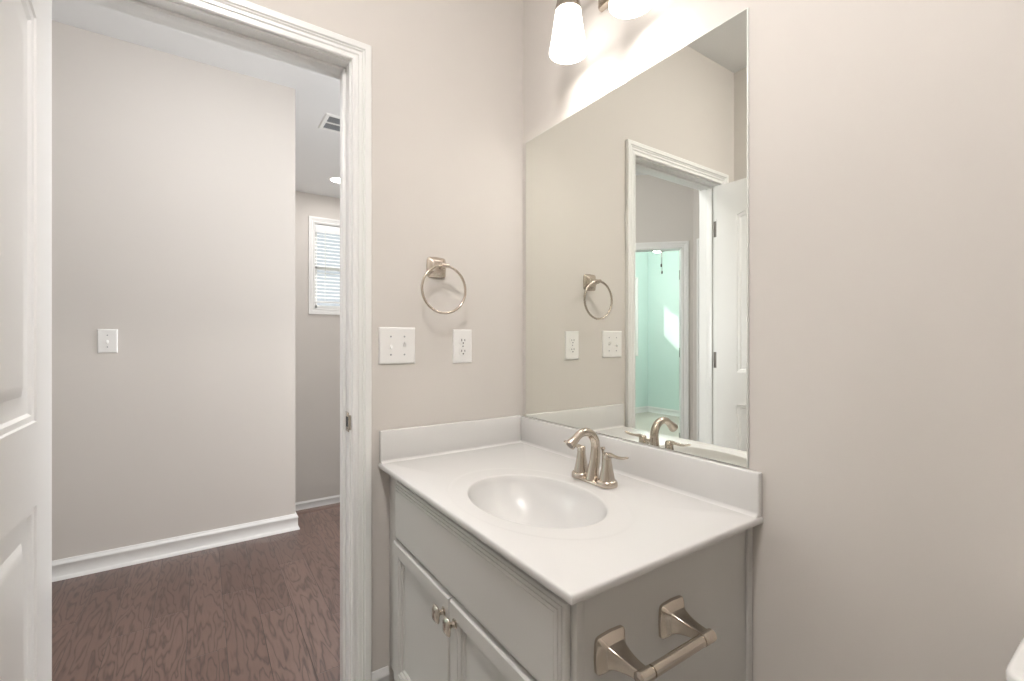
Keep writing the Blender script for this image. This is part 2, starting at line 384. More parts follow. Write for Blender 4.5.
for zc in (.24, 1.052, 1.800):
    bm = bmesh.new()
    lathe(bm, [(.0055, -.045), (.0055, -.0445), (.0062, -.044), (.0062, .044), (.0055, .0445), (.003, .048)], (-.004, -.006, zc), 'z', 14)
    box(bm, -.0018, .0002, .002, .034, zc - .045, zc + .045, .0004)
    for k in (-.032, -.010, .010, .032): lathe(bm, [(.0032, -.0026), (.0032, -.0015)], (0, .014 + .010 * (1 if k in (-.010, .032) else 0), zc + k), 'x', 10)
    o = link('hinge', bm, NICKD, leaf); o['label'] = 'dark nickel butt hinge'
    bm = bmesh.new(); box(bm, XL - .0005, XL + .0016, .002, .034, zc - .033, zc + .057, .0004)
    link('hinge_plate', bm, NICKD, jf)

# door in the hall's end wall
dd = struct(link('door_2', door_leaf(.76, 2.03, .035), DOORM, sharp=25)); dd.location = (-2.775, .21, .012); dd.rotation_euler = (0, 0, PI / 2)
o = link('door_knob', knob_pair(.70, .915, .035), NICK, dd)
bm = bmesh.new(); box(bm, -2.85, -2.73, .20, .21, 0, 2.10); box(bm, -2.85, -2.73, .97, .98, 0, 2.10); box(bm, -2.85, -2.73, .21, .97, 2.045, 2.10); struct(link('trim_end_door_jamb', bm, TRIM))
bm = bmesh.new(); sweep_frame(bm, .205, .975, 0, 2.05, CASING, lambda a, b, h: Vector((-2.73 + h, a, b))); struct(link('trim_end_door_casing', bm, TRIM, sharp=28))
# mint room doorway in the diagonal wall
bm = bmesh.new(); dbox(bm, DS0, DS0 + .016, -.11, 0, 0, 2.05); dbox(bm, DS1 - .016, DS1, -.11, 0, 0, 2.05); dbox(bm, DS0 + .016, DS1 - .016, -.11, 0, 2.034, 2.05)
djf = struct(link('trim_mint_door_jamb', bm, TRIM))
for zc in (.25, 1.06, 1.80):
    bm = bmesh.new(); dbox(bm, DS0 + .016, DS0 + .018, -.105, -.075, zc - .045, zc + .045); o = link('hinge', bm, NICKD, djf); o['label'] = 'dark nickel hinge'
bm = bmesh.new(); dbox(bm, DS1 - .018, DS1 - .016, -.10, -.075, .88, .94); o = link('strike_plate', bm, NICKD, djf)
bm = bmesh.new(); sweep_frame(bm, DS0 + .010, DS1 - .010, 0, 2.04, CASING, lambda a, b, h: dg(a, h, b)); struct(link('trim_mint_door_casing', bm, TRIM, sharp=28))

# ------------------------------------------------------------------ windows and blinds
def window(name, x0, x1, z0, z1, yin, depth, prof=CASING):
    """window in a wall that faces -y; inner wall face at yin"""
    bm = bmesh.new()
    sweep_frame(bm, x0 + .004, x1 - .004, z0 + .004, z1 - .004, prof, lambda a, b, h: Vector((a, yin - h, b)), 'ALL')
    wn = struct(link(name, bm, TRIM, sharp=28))
    bm = bmesh.new(); yo = yin + depth
    box(bm, x0, x0 + .012, yin, yo, z0, z1); box(bm, x1 - .012, x1, yin, yo, z0, z1); box(bm, x0, x1, yin, yo, z1 - .012, z1); box(bm, x0, x1, yin, yo, z0, z0 + .012)
    link('window_reveal', bm, TRIM, wn)
    bm = bmesh.new(); f = .035; y0, y1 = yo - .045, yo - .010; zm = (z0 + z1) / 2
    for a, b, c, d in ((x0 + .012, x0 + .012 + f, z0, z1), (x1 - .012 - f, x1 - .012, z0, z1), (x0, x1, z1 - .012 - f, z1 - .012), (x0, x1, z0 + .012, z0 + .012 + f), (x0, x1, zm - .02, zm + .02)): box(bm, a, b, y0, y1, c, d, .003)
    link('sash', bm, TRIM, wn)
    bm = bmesh.new(); box(bm, x0 + .03, x1 - .03, yo - .03, yo - .026, z0 + .03, z1 - .03); link('pane', bm, GLASS, wn)
    return wn
window('window_1', -.066, .82, 1.512, 2.443, 3.75, .12, [(u, v * .9) for u, v in CASING])
window('window_2', WX0, WX1, WZ0, WZ1, 3.50, .12)
wn = None
bm = bmesh.new(); sweep_frame(bm, .424, 1.376, .864, 1.856, CASING, lambda a, b, h: Vector((1.30 - h, a, b)), 'ALL'); wn = struct(link('window_3_added', bm, TRIM, sharp=28))  # unseen window, added as a setting for the hall fill lamp
bm = bmesh.new()
for a, b, c, d in ((.42, .46, .86, 1.86), (1.34, 1.38, .86, 1.86), (.46, 1.34, .86, .90), (.46, 1.34, 1.82, 1.86), (.46, 1.34, 1.34, 1.38)): box(bm, 1.37, 1.41, a, b, c, d, .003)
link('sash', bm, TRIM, wn); bm = bmesh.new(); box(bm, 1.388, 1.392, .45, 1.35, .89, 1.83); link('pane', bm, GLASS, wn)
def blinds(name, x0, x1, ztop, zbot, y, label, tilt, tilt_low=None, zlow=None, gap=.038):
    t = empty(name, ((x0 + x1) / 2, y, zbot), label, 'blinds')
    bm = bmesh.new(); box(bm, x0, x1, y - .025, y + .015, ztop - .03, ztop, .002); box(bm, x0 - .002, x1 + .002, y - .038, y - .028, ztop - .085, ztop - .002, .003)
    rel(link('valance', bm, BLIND, t))
    k = 0; z = ztop - .10
    while z > zbot + .03:
        bm = bmesh.new(); a = math.radians(tilt if (zlow is None or z > zlow) else tilt_low)
        R = []
        for u in (-.025, -.012, 0, .012, .025):
            for s in (1,): pass
        pts = [(-.0245, 0), (-.012, .0022), (0, .003), (.012, .0022), (.0245, 0), (.012, .0004), (0, .0012), (-.012, .0004)]
        prof = [(p * math.cos(a) - q * math.sin(a), p * math.sin(a) + q * math.cos(a)) for p, q in pts]
        rings(bm, [[Vector((xx, y + p, z + q)) for p, q in prof] for xx in (x0 + .003, x1 - .003)], True, True)
        rel(link('slat', bm, BLIND, t, sharp=60)); z -= gap; k += 1
    bm = bmesh.new(); box(bm, x0 + .002, x1 - .002, y - .022, y + .022, zbot, zbot + .018, .003); rel(link('bottom_rail', bm, BLIND, t))
    for q in (.12, .88):
        bm = bmesh.new(); xx = x0 + (x1 - x0) * q
        box(bm, xx - .001, xx + .001, y - .027, y - .0255, zbot + .01, ztop - .03); box(bm, xx - .001, xx + .001, y + .0255, y + .027, zbot + .01, ztop - .03)
        rel(link('ladder_cord', bm, BLIND, t))
    bm = bmesh.new(); xx = x0 + .10; tube(bm, [(xx, y - .036, ztop - .06), (xx, y - .038, ztop - .60)], .0035, 8); o = rel(link('tilt_wand', bm, GEDGE, t)); o['label'] = 'thin clear tilt wand'
    return t
blinds('window_blinds', -.050, .804, 2.425, 1.585, 3.792, 'white horizontal slat blinds in the small window above the stair landing', 22)
blinds('window_blinds', WX0 + .016, WX1 - .016, WZ1 - .014, WZ0 + .02, 3.545, 'white slat blinds in the sunny window of the mint green room', 20, -70, 1.52)

# outdoors beyond the windows
bm = bmesh.new(); box(bm, -25, 25, 4.2, 40, -1.2, -1.0); struct(link('ground_outside', bm, GROUND))

# ------------------------------------------------------------------ vanity cabinet
t = empty('vanity_cabinet', (-.27, -.46, 0), 'grey painted bathroom vanity cabinet under the white sink top', 'cabinet')
YC, XF = -.920, -.545
bm = bmesh.new()
box(bm, -.527, -.003, YC + .003, YC + .019, .0, .755)       # right side
box(bm, -.527, -.003, -.022, -.004, .0, .755)               # left side
box(bm, -.527, -.003, YC + .02, -.022, .10, .116)           # bottom
box(bm, -.010, -.003, YC + .02, -.022, .116, .70)           # back
box(bm, XF, -.527, YC, YC + .030, .10, .7555, .0012)        # right stile of the face frame
box(bm, XF, -.527, -.062, -.004, .10, .7555, .0012)         # left stile
box(bm, XF, -.527, YC + .030, -.062, .715, .7555)           # rails
box(bm, XF, -.527, YC + .030, -.062, .535, .57)
box(bm, XF, -.527, YC + .030, -.062, .10, .135)
box(bm, -.022, -.003, YC - .004, YC + .003, 0, .755, .001)   # scribe strip at the wall
rel(link('cabinet_body', bm, CAB, t))
bm = bmesh.new(); box(bm, -.475, -.462, YC + .02, -.022, 0, .10); rel(link('toe_kick', bm, CAB, t))
def TF(u, v, h): return Vector((XF - .001 - h, u, v))
DPROF = [(0, .0070), (.0015, .0105), (.007, .0115), (.0078, .0140), (.0135, .0152), (.0143, .0180), (.0195, .0192), (.0205, .0205), (.022, .0205)]
FPROF = [(0, .0120), (.0015, .0170), (.005, .0205), (.038, .0195), (.0395, .0165), (.045, .0165), (.048, .0145), (.0490, .0105), (.0545, .0095), (.057, .0045), (.058, .0045)]
bm = bmesh.new(); front(bm, -.905, -.100, .556, .734, DPROF, TF); rel(link('drawer_front', bm, CAB, t, sharp=22))
for (u0, u1, ky) in ((-.4875, -.100, -.459), (-.905, -.4905, -.519)):
    bm = bmesh.new(); front(bm, u0, u1, .118, .5525, FPROF, TF); d = rel(link('cabinet_door', bm, CAB, t, sharp=22))
    bm = bmesh.new(); kz = .507; X0 = XF - .0205
    def sq(r, s, x, rz=None):
        r *= 1.28; rz = (rz or r / 1.28) * 1.28; o_ = []
        for k in range(24):
            a = 2 * PI * k / 24; c, s_ = math.cos(a), math.sin(a); e = s
            o_.append(Vector((x, ky + r * math.copysign(abs(c) ** e, c), kz + rz * math.copysign(abs(s_) ** e, s_))))
        return o_
    rings(bm, [sq(.0085, .9, X0), sq(.0085, .9, X0 - .002), sq(.0055, 1, X0 - .004), sq(.0050, 1, X0 - .011), sq(.0075, .7, X0 - .016), sq(.0125, .45, X0 - .019, .0155), sq(.0128, .4, X0 - .022, .016), sq(.0095, .4, X0 - .0265, .012), sq(.002, .5, X0 - .0280, .003)], True, True)
    k_ = link('knob', bm, NICK, d, sharp=40); k_['label'] = 'square flared satin nickel knob'

# ------------------------------------------------------------------ one-piece sink top
CT = .775; CB = .7575
x0, x1, y0, y1 = -.581, -.0015, -.947, -.0015
t = empty('vanity_countertop', (-.29, -.47, CB), 'glossy white cultured marble countertop with oval sink and backsplashes', 'countertop')
bc = Vector((-.354, -.546))
angs = sorted([2 * PI * k / 120 for k in range(120)] + [math.atan2(y - bc.y, x - bc.x) % (2 * PI) for x in (x0, x1) for y in (y0, y1)])
def rect_pt(a, inset):
    c, s = math.cos(a), math.sin(a); X0, X1, Y0, Y1 = x0 + inset, x1 - inset, y0 + inset, y1 - inset; tt = 1e9
    if abs(c) > 1e-9: tt = min(tt, ((X1 if c > 0 else X0) - bc.x) / c)
    if abs(s) > 1e-9: tt = min(tt, ((Y1 if s > 0 else Y0) - bc.y) / s)
    return Vector((bc.x + c * tt, bc.y + s * tt))
def ell(a, k, A_=.211, B_=.153, sh=0):
    # ellipse with half-lengths A_ along y, B_ along x, in polar form
    r = 1 / math.sqrt((math.cos(a) / B_) ** 2 + (math.sin(a) / A_) ** 2)
    return Vector((bc.x + sh + r * k * math.cos(a), bc.y + r * k * math.sin(a)))
bm = bmesh.new(); R = []
dep = .130
for k in (.10, .16, .24, .32, .40, .48, .56, .63, .70, .76, .81, .86, .90, .93, .955, .975):
    z = CT - .004 - dep * (1 - k ** 2.6) ** .8 if k > .10 else CT - .004 - dep
    R.append([(*ell(a, k, sh=.02 * (1 - k)), z) for a in angs])
R.append([(*ell(a, .990), CT - .0065) for a in angs]); R.append([(*ell(a, 1.0), CT - .0035) for a in angs]); R.append([(*ell(a, 1.014), CT - .0022) for a in angs]); R.append([(*ell(a, 1.03), CT - .0018) for a in angs])
# shallow outer dish
for k, z in ((1.30, -.0012), (1.335, -.0009), (1.36, -.0002), (1.375, 0)): R.append([(*ell(a, k, .208, .145), CT + z) for a in angs])
for ins, z in ((.005, 0), (.0022, -.0008), (.0008, -.0022), (0, -.005), (0, -.0150), (.0025, -.0175), (.024, -.0175)): R.append([(*rect_pt(a, ins), CT + z) for a in angs])
rings(bm, R, True, False)
# a raised lip along the front and right edge of the deck, under the backsplashes the deck is flat
rel(link('deck', bm, COUNTER, t, sharp=50))
def splash(name, P):
    bm = bmesh.new(); box(bm, *P, .0035); return rel(link(name, bm, COUNTER, t, sharp=50))
splash('backsplash', (-.0195, -.0015, y0 + .001, -.0015, CT - .001, .8745))
splash('side_splash', (-.579, -.020, -.0195, -.0015, CT - .001, .880))
# cove fillets where deck and splashes meet
bm = bmesh.new(); rr = .008
def cove(P0, P1, out):
    P0, P1, o_ = Vector(P0), Vector(P1), Vector(out); prof = [(0, rr)] + [(rr - rr * math.cos(k * PI / 12), rr - rr * math.sin(k * PI / 12)) for k in range(1, 6)] + [(rr, 0), (-.002, -.002)]
    rings(bm, [[P + o_ * d + Vector((0, 0, z + .0003)) for d, z in prof] for P in (P0, P1)], True, True)
cove((-.0195, y0 + .004, CT), (-.0195, -.0195, CT), (-1, 0, 0)); cove((-.577, -.0195, CT), (-.0195, -.0195, CT), (0, -1, 0))
rel(link('cove', bm, COUNTER, t, sharp=60))
bm = bmesh.new(); dz = CT - .004 - dep
lathe(bm, [(.0225, dz + .0002), (.0235, dz + .0022), (.0215, dz + .0034), (.0175, dz + .0012), (.016, dz + .002), (.0145, dz + .0065), (.004, dz + .0080), (0, dz + .0081)], (bc.x + .018, bc.y, 0), 'z', 32)
o = rel(link('drain', bm, NICK, t)); o['label'] = 'nickel pop-up drain'

# ------------------------------------------------------------------ faucet
FX, FY = -.140, -.545
t = empty('faucet', (FX, FY, CT), 'satin nickel two-handle arched faucet behind the oval sink', 'faucet')
bm = bmesh.new()
def stadium(w, h, z, n=40):
    out = []
    for k in range(n):
        a = 2 * PI * k / n; c, s = math.cos(a), math.sin(a)
        out.append(Vector((FX + h * math.copysign(abs(c) ** .75, c), FY + w * math.copysign(abs(s) ** .75, s), z)))
    return out
rings(bm, [stadium(.076, .0245, CT + .0002), stadium(.077, .0255, CT + .003), stadium(.075, .0235, CT + .007), stadium(.070, .019, CT + .009), stadium(.04, .008, CT + .0095)], True, True)
rel(link('base_plate', bm, NICK, t, sharp=50))
for s in (1, -1):
    hy = FY + s * .051
    bm = bmesh.new()
    def octo(r, z, e=.82):
        return [Vector((FX + r * math.copysign(abs(math.cos(a)) ** e, math.cos(a)), hy + r * math.copysign(abs(math.sin(a)) ** e, math.sin(a)), z)) for a in [2 * PI * k / 32 for k in range(32)]]
    rings(bm, [octo(.0262, CT + .001), octo(.0272, CT + .004), octo(.0268, CT + .013), octo(.0240, CT + .0175), octo(.0205, CT + .0185), octo(.0200, CT + .022), octo(.0165, CT + .040), octo(.0132, CT + .060), octo(.0112, CT + .074), octo(.0108, CT + .0755), octo(.0119, CT + .0765), octo(.0119, CT + .0785), octo(.0113, CT + .080), octo(.0113, CT + .088), octo(.009, CT + .0915), octo(.002, CT + .0925)], True, True)
    hd = rel(link('handle_body', bm, NICK, t, sharp=50))
    bm = bmesh.new(); zt = CT + .086
    pts = [(FX, hy, zt), (FX, hy + s * .012, zt + .002), (FX, hy + s * .026, zt + .001), (FX, hy + s * .044, zt + .0005), (FX, hy + s * .060, zt + .003), (FX, hy + s * .071, zt + .0065), (FX, hy + s * .0745, zt + .0075)]
    tube(bm, pts, [.008, .0085, .0072, .0075, .0090, .0078, .003], 16, flat=[.85, .75, .6, .5, .42, .38, .4])
    lv = link('lever', bm, NICK, t, sharp=60); rel(lv)
# spout: rises, arches over and flares towards the bowl
bm = bmesh.new()
path = [(FX - .006, FY, CT + .006), (FX - .003, FY, CT + .030), (FX + .004, FY, CT + .060), (FX + .007, FY, CT + .085)]
cxs, czs, rs = FX - .036, CT + .098, .043
for k in range(0, 13):
    a = math.radians(0 + k * 10.5)
    path.append((cxs + rs * math.cos(a), FY, czs + rs * 1.08 * math.sin(a)))
last = Vector(path[-1]); dirv = Vector((-.80, 0, -.60)).normalized()
for q in (.014, .026, .036): path.append(tuple(last + dirv * q))
nP = len(path)
rad = [.0190, .0165, .0148, .0138] + [.0132 - .0022 * k / 12 for k in range(13)] + [.0118, .0140, .0156]
tube(bm, path, rad, 24, flat=[1] * nP)
rel(link('spout', bm, NICK, t, sharp=60))
bm = bmesh.new(); e = last + dirv * .0362
tube(bm, [tuple(e - dirv * .001), tuple(e + dirv * .0008)], .0105, 20); o = rel(link('aerator', bm, NICKD, t)); o['label'] = 'dark aerator in spout tip'
# pop-up lift rod behind the spout
bm = bmesh.new(); lx = FX + .034
tube(bm, [(lx, FY, CT + .008), (lx + .001, FY, CT + .060), (lx + .002, FY, CT + .078)], .0024, 10)
lathe(bm, [(.0024, .074), (.0035, .078), (.0040, .083), (.0068, .0885), (.0074, .0905), (.006, .0925), (0, .093)], (lx + .002, FY, CT), 'z', 20)
tube(bm, [(lx, FY, CT + .008), (lx, FY, CT + .014)], [.009, .006], 16)
rel(link('lift_rod', bm, NICK, t, sharp=60))

# ------------------------------------------------------------------ mirror
t = empty('wall_mirror', (-.003, -.46, .877), 'frameless rectangular wall mirror resting on the white backsplash', 'mirror')
bm = bmesh.new(); box(bm, -.0050, -.0005, -.914, -.029, .8765, 1.953, .0007); rel(link('glass_body', bm, GEDGE, t))
bm = bmesh.new(); vs = [bm.verts.new(p) for p in ((-.0054, -.9110, .8785), (-.0054, -.0300, .8785), (-.0054, -.0300, 1.9510), (-.0054, -.9110, 1.9510))]; bm.faces.new(vs)
f2 = [bm.verts.new((v.co.x + .0004, v.co.y, v.co.z)) for v in vs]
bm.faces.new(f2[::-1])
for i in range(4): bm.faces.new((vs[i], f2[i], f2[(i + 1) % 4], vs[(i + 1) % 4]))
rel(link('mirror_surface', bm, MIRR, t, sharp=20))

# ------------------------------------------------------------------ flared square wall mounts (ring and paper holder)
def mount(name, parent, c, out, side, w0, h0, L, tip=(.009, .009)):
    """square rosette with bowed edges that sweeps into a slim arm; out = outward, side = horizontal in-wall direction"""
    c, o_, s_ = Vector(c), Vector(out), Vector(side); z_ = Vector((0, 0, 1))
    def sec(w, h, d, bow=0, ex=.18, dz=0):
        r = []
        for k in range(40):
            a = 2 * PI * k / 40 + PI / 4; cc, ss = math.cos(a), math.sin(a)
            u = math.copysign(abs(cc) ** ex, cc); v = math.copysign(abs(ss) ** ex, ss)
            bu = 1 + bow * (1 - v * v); bv = 1 + bow * (1 - u * u)
            r.append(c + s_ * (u * w * bu) + z_ * (v * h * bv + dz) + o_ * d)
        return r
    bm = bmesh.new()
    R = [sec(w0, h0, 0, .09), sec(w0, h0, .005, .09), sec(w0 * .95, h0 * .95, .0075, .09), sec(w0 * .80, h0 * .80, .0125, .07), sec(w0 * .66, h0 * .66, .0165, .04), sec(w0 * .62, h0 * .62, .0172, .03)]
    n = 9
    for k in range(1, n + 1):
        f = k / n; g = (1 - f) ** 2.1
        R.append(sec(tip[0] + (w0 * .60 - tip[0]) * g, tip[1] + (h0 * .60 - tip[1]) * g, .0175 + (L - .0175) * f, .03 * (1 - f), .18))
    rings(bm, R, True, True)
    return rel(link(name, bm, NICK, parent, sharp=38))
# towel ring on the door wall
RX, RZ = -.375, 1.432
t = empty('towel_ring', (RX, 0, RZ), 'round satin nickel towel ring on the wall above the light switches', 'towel ring')
mount('mount', t, (RX, 0, RZ), (0, -1, 0), (1, 0, 0), .034, .034, .050, (.010, .009))
bm = bmesh.new(); tube(bm, [(RX - .008, -.060, RZ + .001), (RX - .0085, -.060, RZ + .001), (RX + .0085 + .012, -.060, RZ), (RX + .021, -.060, RZ)], [.005, .0078, .0078, .005], 18); tube(bm, [(RX, -.047, RZ), (RX, -.061, RZ)], .0082, 16)
rel(link('ring_holder', bm, NICK, t, sharp=50))
bm = bmesh.new(); torus(bm, (RX + .003, -.060, RZ - .0815), .0815, .0047, 'y', 96, 12); o = rel(link('ring', bm, NICK, t, sharp=60))
# toilet paper holder on the cabinet's side
HX0, HX1, HZ = -.467, -.296, .632
t = empty('toilet_paper_holder', ((HX0 + HX1) / 2, YC, HZ), 'empty satin nickel toilet paper holder on the side of the grey vanity', 'paper holder')
for hx in (HX0, HX1):
    mount('post', t, (hx, YC + .0028, HZ), (0, -1, 0), (1, 0, 0), .034, .032, .076, (.0105, .0095))
    bm = bmesh.new(); s = -1 if hx == HX0 else 1; yy = -.996
    lathe(bm, [(.0100, -.0145), (.0112, -.0135), (.0112, .0135), (.0100, .0145), (0, .0146)], (hx, yy, HZ), 'x', 28)
    rel(link('end_cap', bm, NICK, t, sharp=40))
bm = bmesh.new(); lathe(bm, [(.0085, HX0 + .014), (.0085, HX0 + .018), (.0104, HX0 + .0185), (.0104, HX1 - .0185), (.0085, HX1 - .018), (.0085, HX1 - .014)], (0, -.996, HZ), 'x', 28)
rel(link('roller_bar', bm, NICK, t, sharp=40))

# ------------------------------------------------------------------ switch plates and outlet
PL = [(0, .0015), (.001, .0035), (.004, .0055), (.006, .006), (.010, .006)]
def plate(name, xc, zc, yw, w, label, cat, kinds):
    t = empty(name, (xc, yw, zc), label, cat)
    def T(u, v, h): return Vector((u, yw - h, v))
    bm = bmesh.new(); front(bm, xc - w / 2, xc + w / 2, zc - .0615, zc + .0615, PL, T); rel(link('cover_plate', bm, PLATE, t, sharp=40))
    n = len(kinds)
    for i, kd in enumerate(kinds):
        x = xc + (i - (n - 1) / 2) * .047
        if kd in 'ud':
            bm = bmesh.new(); front(bm, x - .0055, x + .0055, zc - .0125, zc + .0125, [(0, .0063), (.001, .0063)], T, back=.005); rel(link('switch_slot', bm, MATS['grey_vinyl_floor'] if False else PLATE, t))
            bm = bmesh.new(); s = 1 if kd == 'u' else -1
            R = []
            for f, hh, r in ((0, .006, .0042), (.4, .010, .0040), (.8, .0155, .0036), (1, .0172, .0026)):
                R.append([T(x + r * a, zc + s * f * .011 + r * 1.1 * b, hh) for a, b in ((-1, -1), (1, -1), (1, 1), (-1, 1))])
            rings(bm, R, True, True); rel(link('toggle', bm, PLATE, t, sharp=30))
            for dz in (-.0302, .0302):
                bm = bmesh.new(); lathe(bm, [(.0030, yw - .0060), (.0030, yw - .0068), (.0022, yw - .0072), (0, yw - .0073)], (x, 0, zc + dz), 'y', 14)
                rel(link('screw', bm, MATS['grille_blade'], t))
        else:
            for dz in (.0195, -.0195):
                bm = bmesh.new(); pr = []
                for h, r in ((.0055, .0172), (.0075, .0172), (.0082, .0165), (.0083, .002)):
                    pr.append([T(x + max(-.0165 * r / .0172, min(.0165 * r / .0172, r * math.cos(a))), zc + dz + max(-.0135, min(.0135, r * math.sin(a))), h) for a in [2 * PI * k / 40 for k in range(40)]])
                rings(bm, pr, True, True); rc = rel(link('receptacle', bm, PLATE, t))
                bm = bmesh.new()
                for dx, hh in ((-.0063, .0042), (.0063, .0034)): box(bm, x + dx - .0012, x + dx + .0012, yw - .0088, yw - .0082, zc + dz + .002 - hh + .001, zc + dz + .002 + hh + .001)
                lathe(bm, [(.0026, yw - .0088), (.0026, yw - .0082)], (x, 0, zc + dz - .0078), 'y', 14)
                sl = link('slots', bm, SLOT, rc); sl.parent = rc
            bm = bmesh.new(); lathe(bm, [(.0028, yw - .0060), (.0028, yw - .0068), (0, yw - .0072)], (x, 0, zc), 'y', 14); rel(link('screw', bm, MATS['grille_blade'], t))
    return t
plate('light_switch', -.517, 1.158, 0, .126, 'white double toggle light switch between the doorway and the outlet', 'light switch', 'du')
plate('power_outlet', -.271, 1.154, 0, .077, 'white double power outlet below and right of the towel ring', 'outlet', 'o')
plate('light_switch', -1.461, 1.172, 1.63, .080, 'white single toggle light switch on the hallway wall', 'light switch', 'd')

# ------------------------------------------------------------------ vanity light
SYc, SXc, RIM = -.516, -.098, 2.087
t = empty('vanity_light', (0, SYc, 2.27), 'two-lamp nickel wall light with frosted glass shades above the mirror', 'wall lamp')
bm = bmesh.new(); front(bm, SYc - .078, SYc + .078, 2.225, 2.365, [(0, .012), (.003, .019), (.010, .022), (.022, .024), (.030, .024)], lambda u, v, h: Vector((-h, u, v))); rel(link('backplate', bm, NICK, t, sharp=40))
for s in (1, -1):
    yc = SYc + s * .129
    bm = bmesh.new()
    tube(bm, [(-.020, SYc + s * .045, 2.295), (-.05, SYc + s * .055, 2.305), (-.085, SYc + s * .080, 2.325), (-.115, SYc + s * .105, 2.322), (SXc, yc, 2.300), (SXc, yc, 2.265)], [.008, .0075, .007, .007, .0075, .009], 14)
    rel(link('arm', bm, NICK, t, sharp=60))
    bm = bmesh.new(); lathe(bm, [(.012, 2.282), (.026, 2.275), (.034, 2.260), (.040, 2.232), (.043, 2.217), (.041, 2.217), (.036, 2.235), (.028, 2.258)], (SXc, yc, 0), 'z', 36); rel(link('shade_holder', bm, NICK, t, sharp=50))
    bm = bmesh.new(); outr = [(.0365, 2.235), (.0405, 2.220), (.044, 2.195), (.048, 2.165), (.0525, 2.135), (.0575, 2.105), (.0605, RIM + .006), (.0605, RIM)]
    lathe(bm, outr + [(.0575, RIM)] + [(r - .003, z) for r, z in outr[::-1][1:]], (SXc, yc, 0), 'z', 48, cs=False, ce=False)
    o = rel(link('glass_shade', bm, SHADE, t, sharp=70)); o['label'] = 'glowing frosted glass shade flared downward'
    bm = bmesh.new(); lathe(bm, [(0, 2.105), (.012, 2.108), (.022, 2.118), (.027, 2.132), (.026, 2.150), (.018, 2.170), (.013, 2.185), (.013, 2.220)], (SXc, yc, 0), 'z', 28); rel(link('bulb', bm, BULB, t))

# ------------------------------------------------------------------ toilet (only the tank lid's corner shows)
t = empty('toilet', (-.35, -1.58, 0), 'white porcelain toilet, tank lid corner beside the vanity at the right edge', 'toilet')
def rbox(bm, x0, x1, y0, y1, z0, z1, r, taper=0, n=6, ev=.006):
    def ring(g, z):
        out = []
        for cx, cy, a0 in ((x1 - r, y1 - r, 0), (x0 + r, y1 - r, 90), (x0 + r, y0 + r, 180), (x1 - r, y0 + r, 270)):
            for k in range(n + 1):
                a = math.radians(a0 + 90 * k / n); out.append(Vector((cx + (r - g) * math.cos(a), cy + (r - g) * math.sin(a), z)))
        return out
    rings(bm, [ring(taper + ev, z0), ring(taper, z0 + ev), ring(0, z1 - ev), ring(ev * .3, z1 - ev * .3), ring(ev, z1)], True, True)
TY = -1.575
bm = bmesh.new(); rbox(bm, -.205, -.012, TY - .222, TY + .222, .706, .745, .03); o = rel(link('tank_lid', bm, PORC, t, sharp=50))
bm = bmesh.new(); rbox(bm, -.195, -.015, TY - .21, TY + .21, .39, .706, .035, .02); rel(link('tank', bm, PORC, t, sharp=50))
bm = bmesh.new(); tube(bm, [(-.197, TY + .15, .66), (-.212, TY + .15, .66)], .010, 14); tube(bm, [(-.212, TY + .155, .66), (-.214, TY + .09, .652)], [.006, .008], 12); rel(link('flush_lever', bm, NICK, t))
def oval(cx, rx, ry, z, n=40): return [Vector((cx + rx * math.cos(2 * PI * k / n), TY + ry * math.sin(2 * PI * k / n), z)) for k in range(n)]
bm = bmesh.new(); rings(bm, [oval(-.36, .22, .115, 0), oval(-.36, .215, .11, .06), oval(-.37, .20, .10, .16), oval(-.41, .23, .15, .28), oval(-.44, .255, .18, .37), oval(-.445, .26, .185, .395), oval(-.445, .20, .135, .395), oval(-.44, .17, .115, .33), oval(-.43, .08, .06, .24)], True, True); rel(link('bowl', bm, PORC, t, sharp=50))
bm = bmesh.new(); rings(bm, [oval(-.44, .258, .183, .397), oval(-.44, .262, .188, .407), oval(-.44, .258, .184, .417), oval(-.44, .15, .1, .420)], True, True); rel(link('seat_lid', bm, PORC, t, sharp=50))

# ------------------------------------------------------------------ ceiling items
t = empty('ceiling_vent', (-.22, 1.965, H), 'white framed air vent with two dark louvre sections in the hallway ceiling', 'vent')
vx0, vx1, vy0, vy1 = -.352, -.02, 1.832, 2.098
bm = bmesh.new(); sweep_frame(bm, vx0 + .028, vx1 - .028, vy0 + .028, vy1 - .028, [(0, 0), (0, .006), (.004, .009), (.022, .008), (.028, .002), (.028, 0)], lambda a, b, h: Vector((a, b, H - h)), 'ALL')
box(bm, vx0 + .028, vx1 - .028, (vy0 + vy1) / 2 - .007, (vy0 + vy1) / 2 + .007, H - .008, H - .001)
rel(link('vent_frame', bm, TRIM, t, sharp=30))
bm = bmesh.new(); box(bm, vx0 + .026, vx1 - .026, vy0 + .026, vy1 - .026, H - .0015, H - .0003); rel(link('vent_backing', bm, DARK, t))
for k in range(12):
    yy = vy0 + .040 + k * .0168
    if abs(yy - (vy0 + vy1) / 2) < .012: continue
    bm = bmesh.new(); box(bm, vx0 + .028, vx1 - .028, yy - .0016, yy + .0016, H - .007, H - .0018); rel(link('louvre', bm, GRILLE, t))
